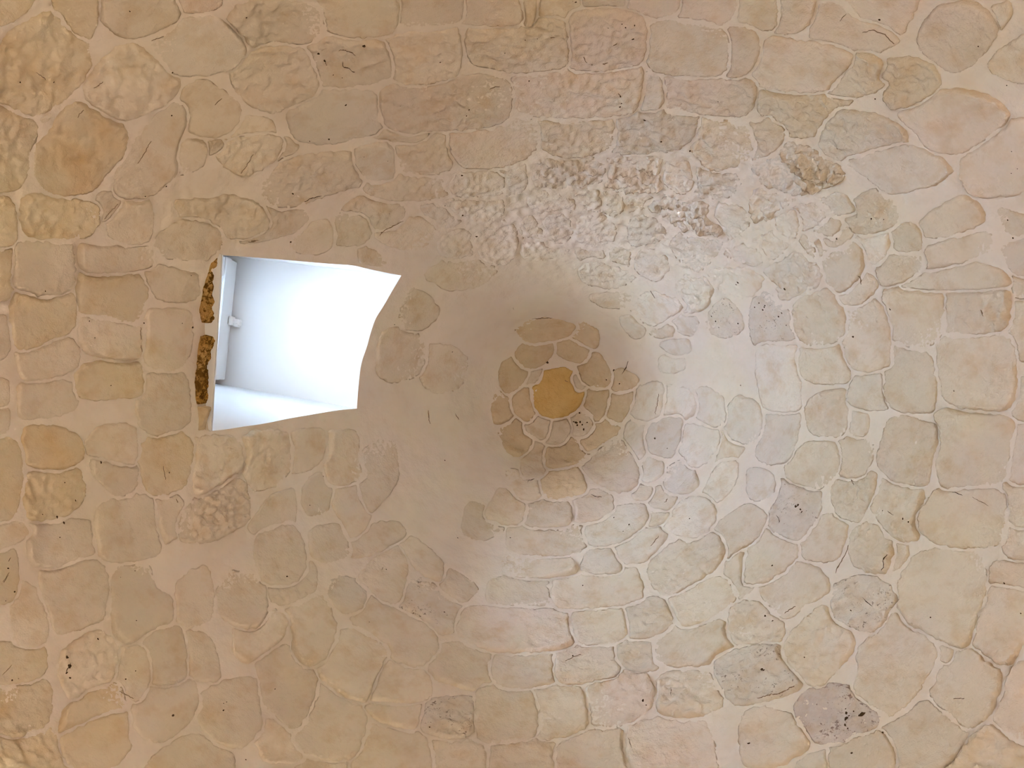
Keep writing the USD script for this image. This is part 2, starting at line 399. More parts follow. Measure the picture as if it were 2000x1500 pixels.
STONES[(480, 1100)] = """
- 1410,100 1480,60 1620,130 1680,200 1600,270 1470,200
r 130,120 150,0 480,0 500,120 480,200 270,290 170,240
- 0,380 130,320 290,400 260,530 120,640 0,720 -70,650 -70,450
- 300,300 500,220 590,320 650,480 600,600 550,700 450,740 370,640 370,480
y 80,720 180,640 310,620 390,700 460,770 500,850 480,960 400,1150 340,1200 250,1120 150,1020 70,910 120,860
g 600,200 660,100 830,140 860,230 830,320 740,350 680,300
s 530,790 620,600 740,490 900,560 1020,650 960,740 900,900 860,1000 740,960 600,850
s 770,380 860,260 1000,290 1070,370 1300,480 1380,560 1380,650 1250,750 1050,660 830,480
d 1110,290 1200,130 1330,150 1450,250 1580,320 1530,480 1440,510 1280,440
- 900,960 960,760 1040,720 1330,830 1340,970 1140,1000 920,980
- 900,1050 1150,1000 1270,1010 1230,1190 1100,1160 940,1120
- 1360,830 1390,640 1540,590 1830,670 1830,780 1740,920 1600,900
gdr 1310,1100 1360,1010 1690,1000 1690,1180 1570,1260 1400,1240 1310,1200
s 500,900 600,880 740,980 850,1050 860,1200 790,1400 500,1400 380,1300 400,1180
- 50,1240 150,1160 330,1200 380,1320 390,1430 150,1430 100,1330
y 850,1330 900,1150 1050,1180 1300,1260 1340,1420 1330,1560 800,1560 800,1430
- 1350,1300 1600,1290 1740,1370 1720,1560 1340,1560
- 390,1450 760,1420 740,1560 390,1560
"""
SILL_STONES = [[(428, 492), (423, 530), (419, 570), (416, 615), (411, 633), (394, 631), (390, 605), (398, 562), (411, 522)],
               [(411, 651), (409, 700), (407, 745), (404, 789), (383, 789), (379, 745), (384, 700), (390, 655)],
               [(404, 793), (402, 840), (386, 841), (384, 793)]]
OPENING = [(431, 498), (500, 503), (560, 508), (640, 515), (690, 518), (705, 522), (740, 530), (784, 538), (765, 570), (748, 600), (733, 622), (724, 650),
           (716, 680), (705, 710), (701, 745), (699, 770), (697, 798), (660, 801), (620, 808), (560, 818), (520, 827), (470, 834), (440, 839), (410, 842),
           (412, 760), (417, 690), (421, 620), (425, 560)]
CORNERS = [0, 7, 16, 23]        # OPENING: sill end far side, head, head, sill end near side

# small holes in the stones (x, y, radius) and cracks, painted as dark spots and strips, in the same tile coordinates
PITS = {
    (480, 0): "531,383,10 866,320,12 577,437,8 590,470,6 705,565,6 638,547,5 730,770,10 606,1015,10 463,1027,6 860,1137,5 1633,795,7 1615,843,8 1425,455,8 343,1418,6 1620,1385,10 1582,1275,8 1035,1168,5 1130,770,5",
    (980, 0): "541,18,9 520,10,5 170,273,6 260,266,6 155,355,6 780,200,7 880,175,5 910,193,6 973,177,6 960,281,9 660,464,6 20,365,5 200,590,8 1054,868,11 1175,1008,6 875,1018,8 940,943,6 872,685,7 880,743,6 868,770,8 1380,1100,8 1590,735,6",
    (1480, 0): "1820,628,7 1870,1103,6 1920,1225,6 1870,1262,6 860,725,8 890,145,12 1620,335,8",
    (0, 0): "1788,98,8 1262,530,7 1250,840,8 1210,1361,8 388,600,7 125,590,7 940,70,8 1045,1430,6",
    (0, 370): "1628,406,6 310,744,7 655,965,7 697,1088,7 812,1436,6 1386,628,5 1327,980,6 1405,1010,9 1060,980,7",
    (480, 370): "345,30,6 330,385,9 1458,118,7 1583,177,6 1691,344,7 1040,163,6 1515,1190,6 1090,990,6",
    (980, 370): "1740,670,10 1725,690,7 330,1262,9 825,1323,7 865,1422,7 1747,1435,7 1550,920,6 1580,960,6 1600,1005,5 1740,975,8 1885,832,8 1860,860,6 1915,880,8 1930,850,6",
    (1480, 370): "850,203,9 590,352,9 938,211,7 215,718,7 180,903,8 155,930,9 208,995,6 698,1078,8 50,860,9 40,880,6 985,872,9 1872,355,9 1830,225,8 1460,1475,6",
    (980, 740): "545,325,12 575,320,10 600,375,11 570,250,8 625,320,7 590,340,8 555,345,9 530,318,7 1125,438,8 1210,508,6 824,1025,6 936,1075,9 890,1120,6 1380,1030,7 60,1173,6 770,5,6",
    (1480, 740): "290,940,10 305,930,9 315,955,9 325,980,9 200,970,6 110,1370,11 920,967,6 1075,1030,11 1130,1060,5",
    (480, 740): "1460,595,6 1553,1162,6 1020,1408,6 570,712,6 470,925,6",
    (0, 740): "416,1014,10 467,1058,9 293,996,6 460,762,6 1226,690,7 540,897,7 437,1162,7 988,1407,6 50,1390,9 720,615,10",
    (0, 1100): "980,432,7 982,798,6 915,855,8 1258,1127,10 1652,1028,6 1630,1038,6 1630,1087,9 1805,1432,7 475,693,14 500,760,13 488,802,9 512,843,9 697,570,9 75,865,8 123,853,6 35,278,6 100,210,8 880,105,5",
    (480, 1100): "1450,370,8 300,100,8 900,440,5 1470,395,5 210,930,7 1345,1215,6",
    (980, 1100): "595,178,6 1915,790,14 1930,800,10 1815,1330,14 1040,1020,11 520,690,10 1060,1050,7",
    (1480, 1100): "40,790,13 117,436,8 65,400,7 345,696,7 676,342,8 765,1110,17 655,1150,15 645,1090,12 660,1210,9 640,1180,10 668,1120,9 700,1080,8 640,1060,8 1815,150,7 1935,373,8 1275,405,8 700,1405,11 915,1247,8",
}
CRACKS = {
    (480, 0): "!708,440 712,488 745,492 790,518|!430,1475 490,1448 550,1432|1785,645 1820,632 1860,630|570,425 590,470|675,355 720,345 800,395",
    (980, 0): "740,460 780,452|598,415 625,443|355,262 385,264|855,660 880,690|850,300 820,320",
    (1480, 0): "!605,150 625,120 640,110 655,95|770,235 840,220 920,250 1000,320",
    (0, 0): "245,520 285,540 330,585|1095,1025 1050,1110 995,1190|1845,1120 1790,1210 1745,1255|1565,760 1620,715|1750,1000 1785,990|1110,300 1200,270|590,790 550,850|665,630 740,590",
    (0, 370): "1035,1010 1028,1100|1026,1140 1028,1190|760,215 850,100",
    (480, 370): "970,325 1080,260 1150,225|5,380 75,362",
    (980, 370): "!930,1255 915,1300 890,1350|460,1395 490,1410|220,948 290,942 370,935|1090,740 1130,785|85,865 92,890",
    (1480, 370): "1660,875 1690,920|745,630 770,690",
    (980, 740): "!240,728 195,745 188,770|!655,858 690,870 735,872|1215,880 1195,910|1155,110 1130,260|1160,1170 1100,1240",
    (1480, 740): "!155,1010 165,1060|965,975 1020,1010|!1445,833 1520,858|1580,870 1690,930|!965,1300 945,1370 930,1420|680,735 712,785|665,1220 565,1420",
    (480, 740): "1342,230 1345,280 1352,330|1535,255 1558,300|998,1392 985,1415",
    (0, 740): "1180,640 1200,740|70,1310 55,1340|50,1440 15,1495|1280,880 1290,910",
    (0, 1100): "55,70 10,140|870,940 920,965 970,1000|70,755 0,830|!500,740 480,800",
    (980, 1100): "465,735 520,700 580,680|1240,920 1250,1000|930,1290 955,1380",
    (1480, 1100): "!770,250 800,285 840,315|1440,1000 1470,990 1520,998|200,370 280,320|0,1000 160,965 280,920",
}

# ---------------------------------------------------------------- small helpers
RNG = np.random.default_rng(7)


def tag(prim, **data):
    p = prim.GetPrim() if hasattr(prim, "GetPrim") else prim
    for k, v in data.items():
        p.SetCustomDataByKey(k, v)
    return p


def numbered(path):
    if not stage.GetPrimAtPath(path):
        return path
    k = 1
    while stage.GetPrimAtPath(f"{path}_{k:03d}"):
        k += 1
    return f"{path}_{k:03d}"


def tris_oriented(P, T, toward):
    """turns every triangle so that its front looks to the point toward"""
    a, b, c = P[T[:, 0]], P[T[:, 1]], P[T[:, 2]]
    n = np.cross(b - a, c - a)
    flip = (n * (toward - (a + b + c) / 3)).sum(1) < 0
    T = T.copy(); T[flip] = T[flip][:, ::-1]
    return T


def box(cx, cy, cz, sx, sy, sz, bev=0.0):
    """a box with chamfered edges"""
    import manifold3d as m3
    if bev <= 0:
        m = m3.Manifold.cube((sx, sy, sz), True)
    else:
        b = bev
        m = m3.Manifold.batch_hull([m3.Manifold.cube((sx - 2 * b, sy - 2 * b, sz), True), m3.Manifold.cube((sx - 2 * b, sy, sz - 2 * b), True),
                                    m3.Manifold.cube((sx, sy - 2 * b, sz - 2 * b), True)])
    return m.translate((cx, cy, cz))


def to_mesh(m, matrix=None):
    v, f, _ = meshkit.arrays(m)
    if matrix is not None:
        v = v @ matrix[:3, :3].T + matrix[:3, 3]
    return v, f


# ---------------------------------------------------------------- materials
def lime(name, base, alt, rand=0.06, bump=0.6, dark=None, dark_at=0.62, fine=62.0, stain=0.85):
    """limewashed stone: two tones in soft blotches, a stone-to-stone change of tone, fine grain and hewing marks, and soot in the pores where dark is given"""
    n = {"tc": ("texture_coordinate", {}), "oi": ("object_info", {}),
         "blot": ("noise_texture", {"scale": 9.0, "detail": 2.0, "roughness": 0.55}),
         "ramp": ("rgb_ramp", {"ramp": [(0.0, base), (0.38, base), (0.66, alt), (1.0, alt)]}),
         "big": ("noise_texture", {"scale": 3.4, "detail": 1.0, "roughness": 0.5}),
         "tint": ("rgb_ramp", {"ramp": [(0.0, (1.0, 1.0, 0.93)), (0.40, (1.0, 0.995, 0.955)), (0.56, (1.0, 0.98, 0.985)), (1.0, (0.995, 0.965, 0.985))]}),
         "st": ("noise_texture", {"scale": 16.0, "detail": 3.0, "roughness": 0.62}),
         "scut": ("map_range", {"from_min": 0.49, "from_max": 0.80, "to_min": 0.0, "to_max": stain, "clamp": True}),
         "smix": ("mix", {"mix_type": "multiply", "color2": (0.86, 0.74, 0.58)}),
         "tmul": ("mix", {"mix_type": "multiply", "fac": 1.0}),
         "rnd": ("map_range", {"from_min": 0.0, "from_max": 1.0, "to_min": 1 - rand, "to_max": 1 + rand}),
         "hue": ("map_range", {"from_min": 0.0, "from_max": 1.0, "to_min": 0.80, "to_max": 1.2}),
         "hsv": ("hsv", {"hue": 0.5, "saturation": 1.0, "fac": 1.0}),
         "grain": ("noise_texture", {"scale": fine, "detail": 3.0, "roughness": 0.6}),
         "b2": ("bump", {"strength": bump, "distance": 0.008}),
         "p": ("diffuse_bsdf", {"roughness": 0.0})}
    links = [("tc.object", "blot.vector"), ("tc.object", "grain.vector"), ("blot.fac", "ramp.fac"), ("oi.random", "rnd.value"), ("rnd.result", "hsv.value"), ("tc.object", "big.vector"), ("big.fac", "tint.fac"), ("tc.object", "st.vector"), ("st.fac", "scut.value"), ("scut.result", "smix.fac"), ("ramp.color", "smix.color1"), ("smix.color", "tmul.color1"), ("tint.color", "tmul.color2"), ("tmul.color", "hsv.color"),
             ("grain.fac", "b2.height"), ("b2.normal", "p.normal")]
    last = "hsv.color"
    if dark is not None:
        n["pore"] = ("noise_texture", {"scale": 95.0, "detail": 4.0, "roughness": 0.7})
        n["patch"] = ("noise_texture", {"scale": 11.0, "detail": 3.0, "roughness": 0.6})
        n["sum"] = ("math", {"math_type": "multiply_add", "value2": 0.55})
        n["cut"] = ("map_range", {"from_min": dark_at, "from_max": dark_at + 0.10, "to_min": 0.0, "to_max": 1.0, "clamp": True})
        n["soot"] = ("mix", {"mix_type": "mix", "color2": dark})
        links += [("tc.object", "pore.vector"), ("tc.object", "patch.vector"), ("patch.fac", "sum.value1"), ("pore.fac", "sum.value3"), ("sum.value", "cut.value"),
                  ("cut.result", "soot.fac"), (last, "soot.color1")]
        last = "soot.color"
    links.append((last, "p.color"))
    return usdkit.material(stage, f"/World/Looks/{name}", n, links, surface="p.BSDF")


def plain(name, color, rough=0.5, spec=0.4, bump=0.0, scale=40.0):
    n = {"p": ("principled_bsdf", {"base_color": color, "roughness": rough, "specular_ior_level": spec})}
    links = []
    if bump:
        n["tc"] = ("texture_coordinate", {}); n["n"] = ("noise_texture", {"scale": scale, "detail": 4.0}); n["b"] = ("bump", {"strength": bump, "distance": 0.004})
        links = [("tc.object", "n.vector"), ("n.fac", "b.height"), ("b.normal", "p.normal")]
    return usdkit.material(stage, f"/World/Looks/{name}", n, links, surface="p.BSDF")


M = {
    "plain": lime("limewashed_stone", (0.70, 0.615, 0.505), (0.665, 0.58, 0.465)),
    "pale": lime("pale_limewashed_stone", (0.74, 0.67, 0.585), (0.70, 0.63, 0.545)),
    "grey": lime("grey_limewashed_stone", (0.655, 0.59, 0.505), (0.68, 0.61, 0.52)),
    "pink": lime("pinkish_limewashed_stone", (0.705, 0.60, 0.505), (0.675, 0.59, 0.485)),
    "warm": lime("warm_limewashed_stone", (0.69, 0.60, 0.47), (0.67, 0.58, 0.475)),
    "ochre": lime("ochre_limewashed_stone", (0.67, 0.58, 0.44), (0.65, 0.54, 0.37)),
    "orange": lime("orange_limewashed_stone", (0.66, 0.57, 0.43), (0.65, 0.50, 0.32)),
    "buff": lime("buff_stone", (0.66, 0.535, 0.375), (0.61, 0.49, 0.335)),
    "cap": lime("cap_stone_ochre", (0.66, 0.46, 0.19), (0.60, 0.40, 0.15), rand=0.0),
    "speckled": lime("speckled_stone", (0.68, 0.61, 0.525), (0.63, 0.56, 0.48), dark=(0.22, 0.17, 0.13), dark_at=0.91),
    "sooty": lime("sooty_pitted_stone", (0.66, 0.585, 0.53), (0.57, 0.49, 0.45), dark=(0.26, 0.19, 0.16), dark_at=0.85),
    "raw": lime("bare_brown_stone", (0.42, 0.235, 0.055), (0.50, 0.32, 0.12), dark=(0.15, 0.075, 0.015), dark_at=0.735, fine=150.0, bump=1.0, rand=0.03),
    "mortar": lime("lime_mortar", (0.755, 0.675, 0.585), (0.73, 0.65, 0.56), rand=0.0, bump=0.35, fine=50.0, stain=0.25),
    "hole": plain("dark_hole", (0.07, 0.045, 0.025), 0.95, 0.1),  # shade inside holes and cracks, put into a dark fill colour
    "cleft": plain("brown_cleft", (0.25, 0.18, 0.12), 0.95, 0.1),  # crevice shading, put into a brown strip colour
    "whitewash": plain("whitewash", (0.80, 0.80, 0.80), 0.85, 0.1, bump=0.12, scale=18.0),
    "white_paint": plain("white_window_paint", (0.80, 0.81, 0.82), 0.35, 0.4),
    "grey_paint": plain("grey_window_paint", (0.52, 0.56, 0.61), 0.4, 0.4),  # shade of the gap round the sash, put into the frame colour
    "white_plastic": plain("white_latch_plastic", (0.86, 0.86, 0.85), 0.3, 0.5),
    "floor": plain("pale_stone_floor", (0.52, 0.45, 0.37), 0.6, 0.3, bump=0.2, scale=8.0),
    "terrace": plain("white_yard_wall", (0.80, 0.79, 0.77), 0.9, 0.1),  # for the added wall that throws sun back at the window
    "yard": plain("stony_yard", (0.17, 0.14, 0.11), 0.95, 0.1),
    "iron": plain("dark_iron", (0.05, 0.045, 0.04), 0.5, 0.5),
}
M["glass"] = usdkit.material(stage, "/World/Looks/window_glass", {
    "t": ("transparent_bsdf", {"color": (0.96, 0.98, 0.98)}), "g": ("glossy_bsdf", {"roughness": 0.02, "color": (1, 1, 1)}), "f": ("fresnel", {"IOR": 1.5}), "m": ("mix_closure", {})},
    [("f.fac", "m.fac"), ("t.BSDF", "m.closure1"), ("g.BSDF", "m.closure2")], surface="m.closure")

# ---------------------------------------------------------------- the vault: a steep cone of stone courses, a little squashed in plan
AX, AY = 1090.0, 771.0          # where the cap stone shows in the picture


def ring(uv):
    """course level of a picture point: 0 at the cap stone, growing down the vault"""
    dx, dy = uv[..., 0] - AX, uv[..., 1] - AY
    kx = np.where(dx < 0, 1.07, 1.0)
    ky = np.where(dy < 0, 0.93, 0.90)
    a, b = np.abs(dx) / kx, np.abs(dy) / ky
    far = np.clip(np.hypot(a, b) / 900.0, 0, 1)
    p = 2.0 + 0.5 * far * (dx < 0)
    return (a ** p + b ** p + 1e-9) ** (1 / p)


def smoothstep(a, b, x):
    t = np.clip((x - a) / (b - a), 0, 1)
    return t * t * (3 - 2 * t)


APEX, SWELL, POW = 3.66, 0.825, 0.52     # metres above the camera, and the ogive r = SWELL * (APEX - z) ** POW
_z = APEX - np.linspace(0, 1, 4000) ** 2 * (APEX - 0.25)
_rho = F * SWELL * (APEX - _z) ** POW / _z


def height(rho):
    """metres above the camera of a course level"""
    z = np.interp(rho, _rho, _z)
    return z + 0.09 * (1 - smoothstep(120.0, 215.0, rho))   # the small hollow under the cap stone


def surface(uv):
    uv = np.asarray(uv, float)
    z = height(ring(uv))
    return np.stack([(uv[..., 0] - 1000.0) / F * z, (uv[..., 1] - 750.0) / F * z, z + CAM_Z], -1)


def normal(uv):
    uv = np.asarray(uv, float)
    e = 6.0
    du = surface(uv + [e, 0]) - surface(uv - [e, 0])
    dv = surface(uv + [0, e]) - surface(uv - [0, e])
    n = np.cross(du, dv)
    n /= np.linalg.norm(n, axis=-1, keepdims=True) + 1e-12
    toward = np.array([0.1, 0.03, 1.4]) - surface(uv)
    s = np.sign((n * toward).sum(-1, keepdims=True))
    return n * np.where(s == 0, 1, s)


def smooth_opening():
    """the outline of the opening with its four corners kept sharp"""
    out = []
    for k in range(4):
        a, e = CORNERS[k], (CORNERS + [len(OPENING)])[k + 1]
        side = np.array([OPENING[m % len(OPENING)] for m in range(a, e + 1)], float)
        for _ in range(3):
            mid = np.stack([side[:-1] * 0.75 + side[1:] * 0.25, side[:-1] * 0.25 + side[1:] * 0.75], 1).reshape(-1, 2)
            side = np.vstack([side[:1], mid, side[-1:]])
        out.append(side[:-1])
    return np.vstack(out)


SMOOTH_OPENING = smooth_opening()
opening = Polygon(SMOOTH_OPENING)


def undulation(P, uv):
    """the slow unevenness that stones and mortar share, dying out at the edge of the window opening"""
    return np.clip(shapely.distance(shapely.points(uv), opening) / 14.0, 0, 1) * (0.018 * (meshkit.fbm(P * 3.1, 3, 11) - 0.5) + 0.012 * (meshkit.fbm(P * 9.0, 3, 23) - 0.5))


def crumbly(uv):
    """how rough the mortar was left: coarse in the zone over and right of the throat"""
    a = ((uv[..., 0] - 1120) / 330) ** 2 + ((uv[..., 1] - 420) / 120) ** 2
    b = ((uv[..., 0] - 1470) / 200) ** 2 + ((uv[..., 1] - 440) / 170) ** 2
    return np.clip(np.exp(-a) + np.exp(-b), 0, 1)


def mortar_relief(P, uv):
    rough = crumbly(uv)
    return 1.7 * rough * (0.011 * (meshkit.fbm(P * 48.0, 3, 33) - 0.5) + 0.010 * (0.5 - np.abs(meshkit.fbm(P * 26.0, 2, 35) * 2 - 1))) + 0.008 * (meshkit.fbm(P * 22.0, 3, 31) - 0.5) + 0.0035 * (meshkit.fbm(P * 70.0, 2, 37) - 0.5)


# ---------------------------------------------------------------- read the outlines
keep_out = opening.buffer(7)


def soften(poly, cut=0.20, times=2):
    p = np.array(poly.exterior.coords)[:-1]
    for _ in range(times):
        q = np.roll(p, -1, 0)
        p = np.stack([p * (1 - cut) + q * cut, p * cut + q * (1 - cut)], 1).reshape(-1, 2)
    return Polygon(p)


def parse():
    found = []
    for (x0, y0), text in STONES.items():
        for line in text.strip().splitlines():
            flags, *pts = line.split()
            p = np.array([[float(c) for c in q.split(",")] for q in pts]) / 3.75 + [x0, y0]
            found.append((flags, soften(Polygon(p).buffer(8.5, join_style=2))))
    out, grown = [], []
    for flags, p in found:
        p = p.difference(keep_out)
        for q in grown:
            if p.intersects(q):
                p = p.difference(q)
        if p.geom_type != "Polygon":
            parts = [g for g in getattr(p, "geoms", []) if g.geom_type == "Polygon"]
            if not parts:
                continue
            p = max(parts, key=lambda g: g.area)
        p = p.buffer(-1.5).buffer(1.5)
        if p.geom_type == "MultiPolygon":
            p = max(p.geoms, key=lambda g: g.area)
        if p.is_empty or p.area < 120:
            continue
        out.append((flags, Polygon(p.exterior), len(out)))
        grown.append(out[-1][1].buffer(4.5))
    return out


stones = parse()


def beyond_frame():
    """the courses go on outside the picture: coarse stones laid in rings"""
    rng = np.random.default_rng(5)
    inner = shapely.box(-4, -4, 2004, 1504)
    res, rho = [], 700.0
    taken = shapely.union_all([q for _, q, _ in edge_stones]).buffer(9).union(inner)
    while rho < 1440:
        step = 105 + 20 * rng.random()
        n = int(2 * math.pi * rho / (150 + 40 * rng.random()))
        a0 = rng.random() * 6.28
        cuts = np.sort((np.arange(n) + 0.28 * rng.random(n)) / n) * 2 * math.pi + a0
        for k in range(n):
            t0, t1 = cuts[k], cuts[(k + 1) % n] + (2 * math.pi if k == n - 1 else 0)
            t = np.array([t0 + 0.03 * (t1 - t0), (t0 + t1) / 2, t1 - 0.03 * (t1 - t0)])
            pts = []
            for r_, tt in ((rho + 7, t), (rho + step - 7, t[::-1])):
                for x in tt:
                    d = np.array([math.cos(x), math.sin(x)]) * [1.07 if math.cos(x) < 0 else 1.0, 0.91]
                    pts.append(np.array([AX, AY]) + d * (r_ + rng.normal() * 4))
            p = Polygon(pts).buffer(0).difference(taken).buffer(-3).buffer(3)
            if p.geom_type == "MultiPolygon":
                p = max(p.geoms, key=lambda g: g.area)
            if p.geom_type != "Polygon" or p.area < 2500:
                continue
            res.append(soften(Polygon(p.exterior).simplify(4.0).buffer(3, join_style=2), 0.14))
        rho += step
    return res


edge_stones = [s for s in stones if not shapely.box(30, 30, 1970, 1470).contains(s[1])]

# ---------------------------------------------------------------- stone bodies


def kind_of(flags, x=0.0, y=0.0):
    if not set(flags) & set("vkdbyogp") and crumbly(np.array([x, y])) > 0.45:
        return "pale"
    if x > 460 and ("y" in flags or "o" in flags):
        return "warm"
    for f, m in (("v", "sooty"), ("k", "cap"), ("d", "speckled"), ("b", "buff"), ("y", "ochre"), ("o", "orange"), ("w", "pale"), ("g", "grey"), ("p", "pink")):
        if f in flags:
            return m
    return "plain"


class Stone:
    def __init__(self, flags, poly, seed, spacing):
        self.flags, self.poly, self.spacing = flags, poly, spacing
        rng = np.random.default_rng(1000 + seed)
        r = flags.count("r")
        x, y = poly.centroid.x, poly.centroid.y
        px = float(height(ring(np.array([x, y])))) / F            # metres per pixel here, seen square on
        size = math.sqrt(poly.area)
        self.size = size
        self.rough = min(r, 2)
        self.crumb = float(crumbly(np.array([x, y])))
        if "l" in flags:
            self.proud, amp = 0.0012, 0.0035
        elif "s" in flags:
            self.proud, amp = 0.0035, 0.0045
        else:
            self.proud, amp = 0.0045, 0.0085
        self.amp = amp * (1 + 0.6 * r) * min(1.0, size / 85.0) * (1 + 0.6 * float(crumbly(np.array([x, y]))) * (r > 0))
        self.proud *= min(1.0, 0.4 + size / 120.0) * (0.8 + 0.5 * rng.random())
        self.edge = min(8.0, 0.16 * size)
        self.c = np.array([x, y])
        k = 5 + 3 * r
        self.g = rng.normal(size=(k, 2)) * 0.030 * (1.0 if "s" not in flags else 0.45) / max(size / 2, 1) * px * 1000 / 1.5
        self.o = rng.random(k) * 0.35
        self.tilt = rng.normal(size=2) * 0.004 / max(size / 2, 1)
        self.off = rng.random(3) * 50

    def relief(self, uv, d):
        """height over the vault surface, d = distance to the outline in pixels"""
        P = surface(uv)
        q = (uv - self.c)
        t = np.clip(d / self.edge, 0, 1)
        prof = np.sqrt(np.clip(1 - (1 - t) ** 2, 0, 1))
        fac = np.min(self.o[None] + q @ (self.g.T), axis=1) if len(q) else np.zeros(0)
        fac = np.clip(fac, -1.4, 0.4)
        N = P * 1.0 + self.off
        w = np.stack([meshkit.noise(N * 13, 3), meshkit.noise(N * 13, 4), meshkit.noise(N * 13, 5)], -1) - 0.5
        rid = 1 - np.abs(2 * meshkit.fbm(N * 15 + w * 1.5, 3, 41) - 1)          # hewn ridges
        low = meshkit.fbm(N * 9, 3, 43) - 0.5
        rid2 = 1 - np.abs(2 * meshkit.fbm(N * 33 * [1.0, 1.0, 0.6] + w * 2.0, 2, 45) - 1)     # short chisel strokes
        fine = meshkit.fbm(N * 55 + w, 3, 47) - 0.5
        h = self.proud * prof + prof * (self.amp * (0.45 * fac + 1.6 * low + (0.55 + 0.3 * self.crumb) * (rid - 0.75) + (0.25 + 0.35 * self.rough) * (rid2 - 0.75)) + self.amp * fine * (0.5 + 0.8 * self.rough)) + q @ self.tilt * prof
        floor_ = mortar_relief(P, uv) + 0.0012 * prof - 0.0012
        return floor_ + 0.0015 * np.logaddexp(0.0, (h - floor_) / 0.0015)

    def at(self, uv):
        d = shapely.distance(shapely.points(uv), self.poly.exterior)
        P = surface(uv)
        return P + normal(uv) * (undulation(P, uv) + self.relief(uv, d))[:, None]

    def mesh(self):
        L = self.poly.exterior.length
        n = max(10, int(L / self.spacing))
        ringpts = np.array([self.poly.exterior.interpolate(i / n, normalized=True).coords[0] for i in range(n)])
        wob = meshkit.noise(np.c_[ringpts * 0.11, np.full(n, self.off[0])], 9) - 0.5
        ctr = ringpts - self.c
        ringpts = ringpts + ctr / (np.linalg.norm(ctr, axis=1, keepdims=True) + 1e-9) * (wob[:, None] * min(6.0, self.size * 0.06) + (meshkit.noise(np.c_[ringpts * 0.3, np.full(n, self.off[1])], 10) - 0.5)[:, None] * min(2.5, self.size * 0.03))
        poly = Polygon(ringpts).buffer(0)
        if poly.geom_type != "Polygon":
            poly = max(poly.geoms, key=lambda g: g.area)
            ringpts = np.array(poly.exterior.coords)[:-1]; n = len(ringpts)
        self.poly = poly
        x0, y0, x1, y1 = poly.bounds
        s = self.spacing
        gx, gy = np.meshgrid(np.arange(x0, x1, s), np.arange(y0, y1, s * 0.87))
        gx = gx + (np.arange(gy.shape[0]) % 2)[:, None] * s / 2
        g = np.c_[gx.ravel(), gy.ravel()]
        pp = shapely.points(g)
        ins = shapely.contains(poly, pp)
        g = g[ins]
        d = shapely.distance(shapely.points(g), poly.exterior)
        g = g[d > 0.45 * s]
        inner = []
        step = poly.buffer(-0.5 * min(s, 2.0))
        uv = np.vstack([ringpts, g]) if len(g) else np.vstack([ringpts, [self.c]])
        T = Delaunay(uv).simplices
        cen = uv[T].mean(1)
        T = T[shapely.contains(poly.buffer(0.01), shapely.points(cen))]
        d = shapely.distance(shapely.points(uv), poly.exterior)
        d[:n] = 0
        P = surface(uv)
        N = normal(uv)
        U = undulation(P, uv)
        h = U + self.relief(uv, d)
        h[:n] = U[:n] - 0.0005
        top = P + N * h[:, None]
        back = P[:n] + N[:n] * (U[:n] - 0.035)[:, None]
        V = np.vstack([top, back])
        T = tris_oriented(top, T, np.array([0.1, 0.03, 1.4]))
        i = np.arange(n); j = (i + 1) % n
        m = len(top)
        side = np.vstack([np.c_[i, j, m + j], np.c_[i, m + j, m + i]])
        # the wall of the stone faces outwards
        a = V[side]
        nn = np.cross(a[:, 1] - a[:, 0], a[:, 2] - a[:, 0])
        if (nn * (a.mean(1) - top.mean(0))).sum() < 0:
            side = side[:, ::-1]
        return V, np.vstack([T, side])


# ---------------------------------------------------------------- setting: the vault
ceiling = UsdGeom.Xform.Define(stage, "/World/ceiling")
tag(ceiling, label="limewashed stone trullo vault rising in rings to an ochre cap stone", category="ceiling", kind="structure")


def mortar_shell():
    op = np.array([opening.exterior.interpolate(i / 320, normalized=True).coords[0] for i in range(320)])
    # rim points keep the four corners sharp
    op = np.vstack([op, np.array([OPENING[k] for k in CORNERS], float)])
    order = np.argsort([opening.exterior.project(Point(p)) for p in op])
    op = op[order]
    op = op[np.r_[True, np.linalg.norm(np.diff(op, axis=0), axis=1) > 0.4]]
    gx, gy = np.meshgrid(np.arange(-40, 2041, 5.0), np.arange(-40, 1541, 5.0))
    g1 = np.c_[gx.ravel(), gy.ravel()] + np.random.default_rng(3).uniform(-0.8, 0.8, (gx.size, 2))
    g1 = g1[~shapely.contains(opening.buffer(2.2), shapely.points(g1))]
    gx, gy = np.meshgrid(np.arange(-560, 2640, 18.0), np.arange(-680, 2160, 18.0))
    g2 = np.c_[gx.ravel(), gy.ravel()]
    g2 = g2[(ring(g2) < 1500) & ~((g2[:, 0] > -48) & (g2[:, 0] < 2048) & (g2[:, 1] > -48) & (g2[:, 1] < 1548))]
    uv = np.vstack([op, g1, g2])
    T = Delaunay(uv).simplices
    cen = uv[T].mean(1)
    T = T[~shapely.contains(opening, shapely.points(cen))]
    e = np.linalg.norm(uv[T] - uv[T[:, [1, 2, 0]]], axis=2).max(1)
    T = T[e < 80]
    P = surface(uv)
    N = normal(uv)
    h = undulation(P, uv) + mortar_relief(P, uv)
    rim = shapely.distance(shapely.points(uv), opening.exterior)
    h = h * np.clip(rim / 14.0, 0, 1)
    V = P + N * h[:, None]
    return V, tris_oriented(V, T, np.array([0.1, 0.03, 1.4])), V[:len(op)], op


mv, mt, rim_pts, rim_uv = mortar_shell()
tag(usdkit.mesh(stage, "/World/ceiling/mortar", (mv, mt), M["mortar"], smooth=True), label="smeared lime mortar between the stones")

